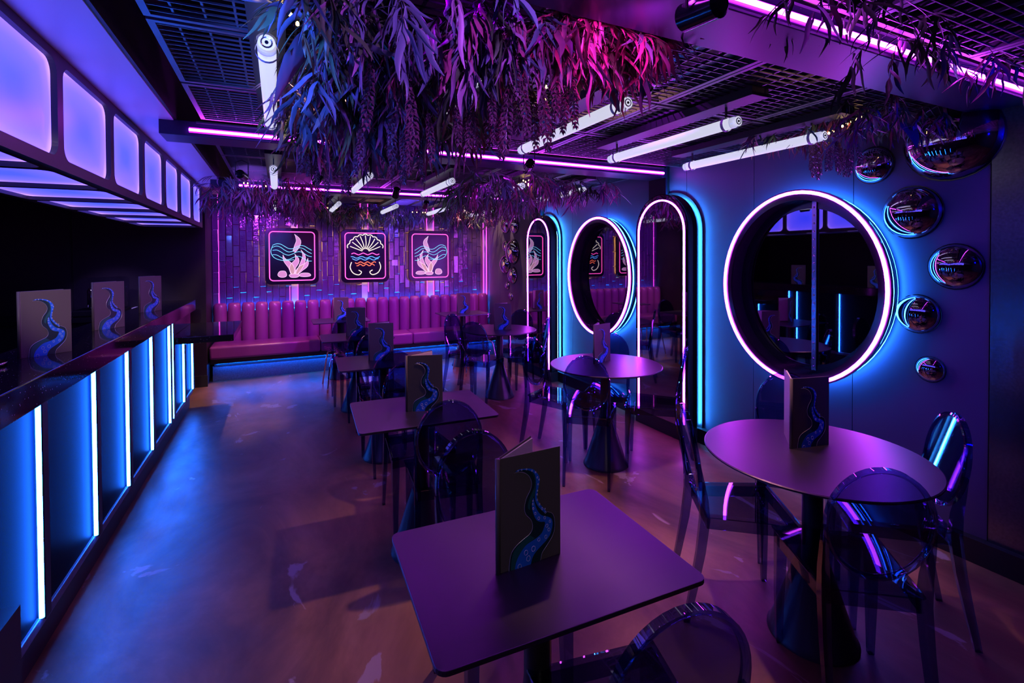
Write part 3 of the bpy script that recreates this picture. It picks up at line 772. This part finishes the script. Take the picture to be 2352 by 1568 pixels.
# ------------------------------------------------------------------ transparent ghost-style chairs
def make_chair():
    c = empty('clear_chair')
    # seat: trapezoid slab with apron
    def trap(z, g=0, f=1): return [(-.15-g, -.185-g, z), (.15+g, -.185-g, z), (.185+g, .175+g, z), (-.185-g, .175+g, z)]
    seat = MB().rings([trap(.448), trap(.456, .004), trap(.462, .002), trap(.464, -.006)]).build('seat', 'smoke_clear', c)
    ap_ = MB()
    for (p, q) in (((-.145, -.18), (.145, -.18)), ((.145, -.18), (.18, .17)), ((.18, .17), (-.18, .17)), ((-.18, .17), (-.145, -.18))):
        d = Vector((q[0]-p[0], q[1]-p[1], 0)); nn = Vector((-d.y, d.x, 0)).normalized()*.006
        ap_.add([(p[0], p[1], .40), (q[0], q[1], .40), (q[0], q[1], .447), (p[0], p[1], .447), (p[0]+nn.x, p[1]+nn.y, .40), (q[0]+nn.x, q[1]+nn.y, .40), (q[0]+nn.x, q[1]+nn.y, .447), (p[0]+nn.x, p[1]+nn.y, .447)],
                [(0, 1, 2, 3), (4, 7, 6, 5), (0, 4, 5, 1), (3, 2, 6, 7)])
    ap_.build('apron', 'smoke_clear', c)
    for s in (-1, 1):
        def sq(x, y, z, a, b): return [(x-a, y-b, z), (x+a, y-b, z), (x+a, y+b, z), (x-a, y+b, z)]
        MB().rings([sq(s*.165, .160, 0, .011, .011), sq(s*.165, .158, .20, .016, .016), sq(s*.162, .153, .40, .020, .020), sq(s*.162, .153, .446, .020, .020)]).build('leg', 'smoke_clear', c, bevel=.003)
        pts = [(.150, -.265, 0, .012), (.150, -.235, .15, .015), (.148, -.207, .30, .018), (.146, -.190, .44, .020), (.149, -.195, .53, .017), (.152, -.208, .61, .013), (.154, -.219, .68, .009)]
        autosmooth(MB().rings([sq(s*x, y, z, a*.72, a) for x, y, z, a in pts]).build('leg', 'smoke_clear', c), .9)
    # medallion back
    def bk(a, k=1.0, y=0.0):
        x = .158*k*math.cos(a); z = .697+.193*k*math.sin(a); return (x, -.222-.16*(z-.697)+y, z)
    n = 40
    rs = []
    for a in [2*PI*i/n for i in range(n)]:
        rs.append([bk(a, 1.0, -.011), bk(a, 1.0, .011), bk(a, .955, .013), bk(a, .915, .004), bk(a, .915, -.004), bk(a, .955, -.013)])
    autosmooth(MB().rings(rs, closed=True).build('back_frame', 'smoke_rim', c), .9)
    o0 = [bk(2*PI*i/n, .915, -.0025) for i in range(n)]; o1 = [bk(2*PI*i/n, .915, .0025) for i in range(n)]
    MB().rings([o0, o1]).build('backrest', 'smoke_clear', c)
    return c
chair0 = make_chair(); chair_used = [False]
def chair(tx, ty, deg, label, group):
    """tx,ty: where the top of the back is; deg: direction the chair faces"""
    a = math.radians(deg-90); off = .253
    x = tx+off*math.cos(math.radians(deg)); y = ty+off*math.sin(math.radians(deg))
    if not chair_used[0]: o = chair0; o.location = (x, y, 0); o.rotation_euler = (0, 0, a); chair_used[0] = True
    else: o = dup(chair0, (x, y, 0), a)
    tag(o, label, 'chair', group); return o
g1 = 'clear chairs at the rectangular tables'; g2 = 'clear chairs at the round tables'
chair(.69, .675, 80, 'clear smoky chair cut off at the bottom edge, near side of the foreground table', g1)
chair(.665, 1.744, -90, 'clear smoky chair tucked in at the far side of the foreground table', g1)
chair(.71, 2.155, 80, 'clear smoky chair at the near side of the second rectangular table', g1)
chair(.73, 3.087, -90, 'clear smoky chair at the far side of the second rectangular table', g1)
chair(.744, 3.50, 90, 'clear smoky chair at the near side of the third rectangular table', g1)
chair(.763, 4.47, -90, 'clear smoky chair at the far side of the third rectangular table', g1)
chair(.733, 4.80, 90, 'clear smoky chair at the near side of the fourth rectangular table', g1)
chair(.68, 5.78, -90, 'clear smoky chair at the far side of the fourth rectangular table', g1)
chair(1.64, 1.65, -33, 'clear chair seen in profile left of the large round table', g2)
chair(2.596, 1.815, 222, 'clear chair behind the menu of the large round table, by the wall', g2)
chair(2.55, 1.03, 136, 'clear chair right of the large round table by the wall', g2)
chair(1.69, .855, 54, 'clear chair in front of the large round table, back to the camera', g2)
chair(1.875, 3.56, -60, 'clear chair left of the middle round table', g2)
chair(1.85, 2.72, 50, 'clear chair in front of the middle round table, back to the camera', g2)
chair(2.71, 2.68, 135, 'clear chair right of the middle round table beside the arched mirror', g2)
chair(2.625, 3.47, 228, 'clear chair behind the menu of the middle round table', g2)
chair(1.84, 5.52, -56, 'clear chair left of the farthest round table', g2)
chair(1.81, 4.73, 44, 'clear chair in front of the farthest round table', g2)
chair(2.70, 4.70, 140, 'clear chair right of the farthest round table', g2)
chair(2.80, 5.565, 228, 'clear chair behind the farthest round table by the far bubbles', g2)

# quilted clear shell chairs with metal legs
def quilted(x, y, deg, label):
    q = empty('quilted_chair', (x, y, 0), math.radians(deg-90)); tag(q, label, 'chair', 'quilted clear shell chairs')
    nu, nv = 24, 26; rows = []
    for j in range(nv+1):
        t = j/nv; row = []
        for i in range(nu+1):
            u = i/nu*2-1
            if t < .5: # seat
                s = t/.5; yy = .22-.40*s; zz = .44+.05*(abs(u)**2.5)*.8-.01*math.sin(PI*s)
                wd = .22+.02*s
            else:
                s = (t-.5)/.5; yy = -.18-.09*s+.05*(abs(u)**2.2); zz = .45+.37*s*(1-.18*abs(u)**3); wd = .24-.05*s**3
            bmp = .005*math.sin((u*6+t*9)*PI)*math.sin((u*6-t*9)*PI)
            row.append((u*wd, yy+(bmp if t > .5 else 0), zz+(bmp if t <= .5 else 0)))
        rows.append(row)
    mb = MB(); vs = [p for r in rows for p in r]; n = nu+1
    mb.add(vs, [(j*n+i, j*n+i+1, (j+1)*n+i+1, (j+1)*n+i) for j in range(nv) for i in range(nu)])
    mb.build('shell', 'clear_acrylic', q)
    for sx_ in (-1, 1):
        for sy in (-1, 1):
            MB().tube(crom([(sx_*.10, sy*.08, .425), (sx_*.16, sy*.13, .42), (sx_*.19, sy*.17, .36), (sx_*.235, sy*.235, 0)], 5), .009, 8).build('leg', 'chrome', q, smooth=True)
    box('seat_bracket', 'chrome', (-.11, .11, -.09, .09, .415, .428), q)
quilted(.72, 6.20, 92, 'clear quilted shell chair with chrome legs at the left banquette table')
quilted(2.42, 6.22, 92, 'clear quilted shell chair with chrome legs at the right banquette table')

# ------------------------------------------------------------------ hanging foliage
def leaf_mesh(L, Wd, curl, name, mat):
    mb = MB(); rows = 6; vs = []
    for j in range(rows+1):
        t = j/rows; wd = Wd*math.sin(PI*min(1, t*.92+.06))**.8*(1-.25*t); y = L*t; z = -curl*L*t*t
        sxx = .006*math.sin(t*7)
        vs += [(-wd+sxx, y, z+wd*.35), (sxx, y, z), (wd+sxx, y, z+wd*.35)]
    fs = []
    for j in range(rows):
        a = j*3; fs += [(a, a+1, a+4, a+3), (a+1, a+2, a+5, a+4)]
    me = bpy.data.meshes.new(name); me.from_pydata(vs, [], fs); me.materials.append(MATS[mat]); me.polygons.foreach_set('use_smooth', [True]*len(fs)); me.update()
    return me
LEAF = {m: [leaf_mesh(.16, .0105, .18, 'leaf_blade', m), leaf_mesh(.13, .008, .35, 'leaf_blade', m), leaf_mesh(.19, .012, .10, 'leaf_blade', m)] for m in ('leaf_mauve', 'leaf_green', 'leaf_plum', 'leaf_slate')}
BROAD = leaf_mesh(.36, .055, .25, 'broad_leaf', 'leaf_slate')
def hop_mesh():
    mb = MB(); n = 15
    for k in range(n):
        z = -.012*k; r = .014*math.sin(PI*(k+1.2)/(n+2))**.7+.003
        for j in range(4):
            a = 2*PI*(j/4+.5*(k % 2)/4)+k*.2
            d = Vector((math.cos(a), math.sin(a), 0)); s_ = Vector((-math.sin(a), math.cos(a), 0))
            b = Vector((0, 0, z))
            mb.add([b, b+d*r*.8+s_*.006-Vector((0, 0, .004)), b+d*r*1.1-Vector((0, 0, .016)), b+d*r*.8-s_*.006-Vector((0, 0, .004))], [(0, 1, 2, 3)])
    mb.tube([(0, 0, .06), (0, 0, -.17)], .0012, 4)
    me = bpy.data.meshes.new('flower_strand'); me.from_pydata(mb.v, [], mb.f); me.materials.append(MATS['bract']); me.update(); return me
HOP = hop_mesh()
CAMP = Vector((0, 0, CAM_H))
def spray(rng, a, out, L, droop, leaf_l, mat):
    """a strand from anchor a with horizontal start direction out; returns leaf transforms"""
    p = Vector(a); d = Vector((out[0], out[1], rng.uniform(-.5, .25))).normalized(); res = []; pts = [p.copy()]
    n = max(4, int(L/.028)); st = L/n
    for k in range(n):
        d = (d+Vector((rng.gauss(0, .10), rng.gauss(0, .10), -droop))).normalized(); p = p+d*st
        pts.append(p.copy())
        for q in range(2 if k > 0 else 1):
            side = Vector((rng.gauss(0, 1), rng.gauss(0, 1), rng.gauss(-.25, .5))).normalized()
            ld = (d*rng.uniform(.3, .9)+side*rng.uniform(.5, 1.1)+Vector((0, 0, -.30))).normalized()
            res.append((p.copy(), ld, leaf_l*rng.uniform(.65, 1.25), rng.uniform(-.8, .8), mat))
    return res, pts
def leaf_rot(d, roll):
    q = d.to_track_quat('Y', 'Z'); return q @ Quaternion((0, 1, 0), roll)
def foliage(label, seed, anchors, parts=300, leaf_l=1.0, hops=(), broad=(), bulbs=(), length=(.16, .36), mats=('leaf_mauve', 'leaf_green', 'leaf_plum', 'leaf_slate'), wts=None, per=2):
    rng = random.Random(seed); root_p = anchors[0][0]
    t = empty('hanging_foliage', (root_p[0], root_p[1], 2.33)); tag(t, label, 'plant', 'artificial foliage hung from the mesh ceiling')
    O = Vector(t.location)
    leaves = []; tw = MB()
    for (ax, ay, az), mw, lenf in anchors:
        for k in range(per):
            an = rng.uniform(0, 2*PI); r = rng.uniform(.2, 1)
            m = rng.choices(mats, weights=mw or wts or [1]*len(mats))[0]
            lv, pts = spray(rng, (ax+rng.gauss(0, .04), ay+rng.gauss(0, .04), az+rng.uniform(-.03, .02)), (r*math.cos(an), r*math.sin(an)), rng.uniform(*length)*lenf, rng.uniform(.12, .35), leaf_l, m)
            leaves += lv; tw.tube([p-O for p in pts[::2]], .0016, 3)
    leaves.sort(key=lambda L: (L[0]-CAMP).length)
    for (p, d, s, ro, m) in leaves[:parts]:
        o = bpy.data.objects.new('leaf', rng.choice(LEAF[m])); C.objects.link(o); o.parent = t
        o.location = p-O; o.rotation_mode = 'QUATERNION'; o.rotation_quaternion = leaf_rot(d, ro); o.scale = (s*rng.uniform(.8, 1.3), s, s)
    V, F, MI = [], [], []; idx = {m: i for i, m in enumerate(mats)}
    base = {m: [np.array([v.co[:] for v in me.vertices]) for me in LEAF[m]] for m in mats}
    faces = [tuple(p.vertices) for p in LEAF[mats[0]][0].polygons]
    for (p, d, s, ro, m) in leaves[parts:]:
        b = base[m][rng.randrange(3)]; R_ = np.array(leaf_rot(d, ro).to_matrix()); v = (b*s) @ R_.T + np.array(p-O); o_ = len(V)
        V += v.tolist(); F += [tuple(i+o_ for i in f) for f in faces]; MI += [idx[m]]*len(faces)
    if F:
        mb = MB(); mb.v = V; mb.f = F; o = mb.build('leaf_mass', None, t, smooth=True, mats=list(mats), mi=MI); o['kind'] = 'stuff'
    tw.build('twigs', 'twig', t)['kind'] = 'stuff'
    for (x, y, z, s) in hops:
        o = bpy.data.objects.new('flower_strand', HOP); C.objects.link(o); o.parent = t; o.location = Vector((x, y, z))-O; o.scale = (s, s, s); o.rotation_euler = (rng.uniform(-.15, .15), rng.uniform(-.15, .15), rng.uniform(0, 6))
    for (x, y, z, az, s) in broad:
        o = bpy.data.objects.new('broad_leaf', BROAD); C.objects.link(o); o.parent = t; o.location = Vector((x, y, z))-O; o.rotation_euler = (rng.uniform(-.7, -.2), rng.uniform(-.4, .4), az); o.scale = (s, s, s)
    for (x, y, z) in bulbs:
        MB().lathe([(.001, -.006), (.005, -.003), (.005, .004), (.002, .008)], 8, tuple(Vector((x, y, z))-O)).build('fairy_bulb', 'warm_bulb', t)
    return t
R0 = random.Random(3)
def U(a, b): return R0.uniform(a, b)
# main cluster over the centre of the first bay
anc = []
for k in range(170):
    x, y = U(.10, .80), U(1.34, 2.85)
    mw = (3, 1.2, .6, 2) if x < .6 else (2, .6, 3, 1)
    if x < .22: mw = (.6, 3, .2, 2)
    anc.append(((x, y, 2.33), mw, 1.0))
for k in range(55):
    x = U(.10, .62); anc.append(((x, U(1.9, 2.8), U(2.16, 2.30)), (1.5, 1, .5, 3), .8))
for k in range(46): anc.append(((U(.75, 1.24), U(1.28, 1.55), U(2.29, 2.34)), (1.2, .2, 4, .3), .36))
hops = [(U(.25, .6), U(1.5, 2.2), U(2.05, 2.2), U(.9, 1.2)) for k in range(18)]+[(U(.62, .92), U(1.35, 1.8), U(2.10, 2.22), U(.9, 1.3)) for k in range(22)]+[(U(.10, .35), U(2.4, 2.9), U(2.02, 2.15), 1) for k in range(10)]
broad = [(.20, 1.55, 2.31, 1.0, 1.0), (.34, 1.72, 2.29, -.5, 1), (.62, 1.9, 2.25, .5, .8), (.5, 2.1, 2.2, 2.2, .7), (1.02, 1.5, 2.30, -1.2, .8), (.3, 1.9, 2.22, 2.0, .8)]
bulbs = [(-.02+.02*k, 1.50+.03*k, 2.30-.01*k) for k in range(6)]+[(.93, 1.63, 2.20), (.94, 1.66, 2.16), (.9, 1.6, 2.24)]
foliage('large purple and green foliage mass hanging over the centre tables', 1, anc, 300, .80, hops, broad, bulbs, (.10, .26))
# near top right, in front of the nearest beam
anc = [((U(1.35, 2.5), U(.80, .95), U(2.30, 2.34)), (1, 2, .6, .5), .9) for k in range(24)]
foliage('dark foliage hanging across the nearest pink strip, top right', 2, anc, 260, .62, (), (), (), (.06, .20), per=1)
# by the right wall
anc = [((U(2.62, 3.08), U(1.32, 2.05), U(2.26, 2.33)), (.6, 1, 3, .6), .6) for k in range(40)]
hops = [(U(2.72, 2.98), U(1.62, 1.9), U(2.16, 2.22), U(.8, 1.0)) for k in range(16)]
foliage('plum foliage with hanging flower strands above the porthole mirror', 3, anc, 260, .55, hops, [(2.86, 1.55, 2.27, .8, .8), (3.0, 1.45, 2.26, 2.4, .6)], [(2.72+.02*k, 1.66-.012*k, 2.22+.012*k) for k in range(8)], (.05, .12))
# behind, right
anc = [((U(1.55, 2.40), U(4.2, 5.3), U(2.18, 2.33)), None, 1.0) for k in range(70)]+[((U(1.6, 2.8), U(3.75, 4.35), U(2.20, 2.33)), None, .9) for k in range(60)]
hops = [(U(1.8, 2.35), U(4.0, 5.2), U(2.04, 2.14), .9) for k in range(14)]
foliage('mixed dark foliage over the round tables in the second bay', 4, anc, 300, .75, hops, [(1.75, 3.85, 2.24, -1, .9)], [(2.05+U(-.06, .06), 4.05+U(-.06, .06), 2.24+U(-.03, .03)) for k in range(9)]+[(U(1.8, 2.6), U(4.6, 5.4), U(2.12, 2.2)) for k in range(8)], (.10, .26))
# behind, left
anc = [((U(-.55, .40), U(5.05, 6.0), U(2.18, 2.33)), (2, 1, 2, 2), 1.0) for k in range(90)]
hops = [(U(.02, .30), U(5.1, 5.6), U(2.03, 2.10), 1.0) for k in range(14)]+[(U(-.4, -.25), 5.2, 2.12, .9) for k in range(3)]
foliage('blue and magenta lit foliage hanging left in front of the tiled wall', 5, anc, 240, .72, hops, (), [(-.28, 5.15, 2.25), (-.25, 5.15, 2.25), (-.1, 5.2, 2.24)], (.10, .24))
# along the top of the tiled wall
anc = [((U(.45, 3.05), U(7.05, 7.4), U(2.16, 2.34)), (.6, 2.5, .6, 2), .9) for k in range(120)]
foliage('row of dark green foliage along the top of the tiled wall', 6, anc, 200, .72, (), (), [(U(.6, .8), 7.1, 2.24) for k in range(4)]+[(U(1.7, 2.2), 7.05, 2.22) for k in range(6)], (.08, .20))

# ------------------------------------------------------------------ lamps: downlights above the mesh, small par spots, dome camera
def downlight(x, y, label, power, col=(1, .46, .38), spot=1.25, z=2.98):
    t = empty('downlight', (x, y, z)); tag(t, label, 'downlight', 'downlights above the mesh ceiling')
    autosmooth(MB().lathe([(.045, .10), (.05, .09), (.05, -.02), (.046, -.02), (.042, .0), (.03, .03), (.001, .03)], 20).build('housing', 'black_paint', t))
    light('SPOT', 'downlight_lamp', (0, 0, -.03), col, power, None, .035, spot, .55, t)
PW = 205
downlight(2.02, 1.22, 'downlight above the large near round table', PW*.42, spot=.95)
downlight(2.26, 2.93, 'downlight above the middle round table', PW*1.25)
downlight(2.25, 4.95, 'downlight above the farthest round table', PW)
downlight(1.45, 2.05, 'downlight above the aisle between the first two table rows', PW*.9)
downlight(.30, 4.20, 'downlight above the third rectangular table', PW*1.2)
downlight(-.12, 6.35, 'downlight above the floor near the banquette left end', PW*1.1, (1, .60, .36))
downlight(.25, 2.35, 'downlight above the left aisle beside the second table', PW*.45)
downlight(1.25, 6.60, 'downlight above the banquette middle', PW*.4)
downlight(2.85, 6.95, 'downlight above the banquette right end', PW*.9, (1, .52, .40))
def par(x, y, z, tgt, col, power, label, spot=1.0):
    t = empty('par_spot', (x, y, z)); tag(t, label, 'spotlight', 'small coloured spotlights')
    d = (Vector(tgt)-Vector((x, y, z))).normalized(); q = d.to_track_quat('-Z', 'Y')
    o = autosmooth(MB().lathe([(.022, .07), (.034, .06), (.036, -.05), (.033, -.05), (.03, -.02), (.001, -.02)], 20).build('can', 'black_gloss', t)); o.rotation_euler = q.to_euler()
    MB().tube([(-.044, 0, 0), (-.044, 0, .10), (0, 0, .12), (.044, 0, .10), (.044, 0, 0)], .004, 6).build('yoke', 'black_paint', t)
    l_ = light('SPOT', 'par_lamp', d*.055, col, power, None, .03, spot, .7, t); l_.rotation_euler = q.to_euler()
par(.985, .93, 2.18, (.95, 1.75, 2.27), (1, .05, .75), 14, 'small spotlight hanging from the nearest beam', 1.5)
par(.45, .48, 2.19, (.45, 2.0, 2.2), (.48, .14, 1), 46, 'violet spotlight overhead, aimed at the large foliage', 1.1)
par(-.20, 1.05, 2.12, (.30, 2.5, 2.08), (.05, .14, 1), 60, 'blue spotlight overhead left, aimed at the large foliage', 1.0)
par(2.0, -.90, 2.15, (XR, 1.55, 1.55), (.0, .0, 1), 120, 'blue spotlight overhead right, washing the mirror wall', 1.15)
par(-.25, 4.35, 2.20, (-.05, 5.5, 2.15), (.30, .12, 1), 16, 'violet spotlight aimed at the left foliage', 1.2)
par(.30, 4.35, 2.20, (.15, 5.4, 2.05), (1, .03, .55), 5, 'magenta spotlight aimed at the left foliage', .9)
par(1.60, 3.05, 2.20, (2.1, 4.4, 2.2), (.42, .10, .9), 12, 'violet spotlight aimed at the right foliage', 1.2)
par(-.15, 6.30, 2.22, (-.25, YB, 1.55), (.42, .03, 1), 58, 'added violet fill spotlight aimed at the left end of the tiled wall', 1.6)  # added lamp to brighten the left tiles
par(1.10, 5.05, 2.22, (1.15, 7.2, .6), (.35, .03, 1), 120, 'purple spotlight aimed at the banquette middle', 1.2)
par(.55, 1.40, 2.66, (.62, 1.15, .75), (.36, .0, 1), 8, 'added purple fill spotlight overhead, aimed down at the foreground table', 1.3)  # added purple wash for the foreground tabletop
par(.70, 3.10, 2.66, (.68, 2.5, .75), (.62, .03, .9), 12, 'added purple fill spotlight overhead, aimed at the second table', 1.3)  # added purple wash for the second table
par(1.75, 2.2, 2.66, (2.0, 1.6, .0), (.45, .02, 1), 26, 'added purple fill spotlight overhead, aimed at the large round table', 1.6)  # added purple wash around the large round table
par(1.75, 4.2, 2.66, (2.1, 3.2, .0), (.52, .02, 1), 34, 'added purple fill spotlight overhead, aimed at the middle round table', 1.6)  # added purple wash around the middle round table
par(.15, 3.0, 2.66, (-.1, 3.3, .0), (.80, .22, .20), 8, 'added rose fill spotlight overhead, aimed at the left aisle floor', 1.7)  # added rose fill for the aisle floor
par(-.2, .7, 2.66, (.0, 1.8, .0), (.80, .22, .18), 8, 'added rose fill spotlight overhead, aimed at the near left floor', 1.7)  # added rose fill for the floor near the camera
par(1.68, 6.02, 2.22, (1.75, YB, 1.5), (.14, .06, 1), 60, 'added violet fill spotlight aimed at the right end of the tiled wall', 1.9)  # added lamp to brighten the right tiles
par(.45, 6.15, 2.24, (.35, 7.25, .45), (1, .06, .72), 60, 'rose spotlight overhead, aimed at the left banquette seat', 1.7)
par(2.32, 6.15, 2.24, (2.2, 7.25, .45), (1, .08, .60), 60, 'rose spotlight overhead, aimed at the right banquette seat', 1.7)
par(-1.75, 5.55, 2.24, (-1.65, 6.6, 1.0), (.42, .26, 1), 60, 'added violet fill spotlight under the bulkhead, aimed at the back counter', .8)  # added lamp, out of sight, so the appliance and paper show
par(.2, -.9, 2.3, (.8, 2.2, .8), (1, .86, .82), 12, 'added neutral fill spotlight behind the camera, aimed at the tables', .75)  # added camera-side fill for the menus on the tables
par(-.45, .9, 2.24, (-.98, 4.1, 1.15), (1, .74, .74), 110, 'added neutral fill spotlight overhead left, aimed at the bar menus', .42)  # added fill for the menu covers on the bar top
dm = empty('dome_camera', (1.460, 1.70, 2.335)); tag(dm, 'small dome camera under the mesh beside the third tube light', 'camera')
autosmooth(MB().lathe([(.055, 0), (.055, -.035), (.048, -.04)], 24).build('housing', 'steel', dm))
MB().lathe([(.047, -.04), (.044, -.058), (.030, -.074), (.010, -.081), (.001, -.082)], 24).build('dome', 'black_gloss', dm, smooth=True)
# blue led line hidden above the banquette back, washing the lower tiles
ld = box('cove_light', 'blue_cove', (-.70, XR-.1, YB-.052, YB-.036, .85, .858)); tag(ld, 'blue led line tucked behind the top of the banquette back', 'led strip')
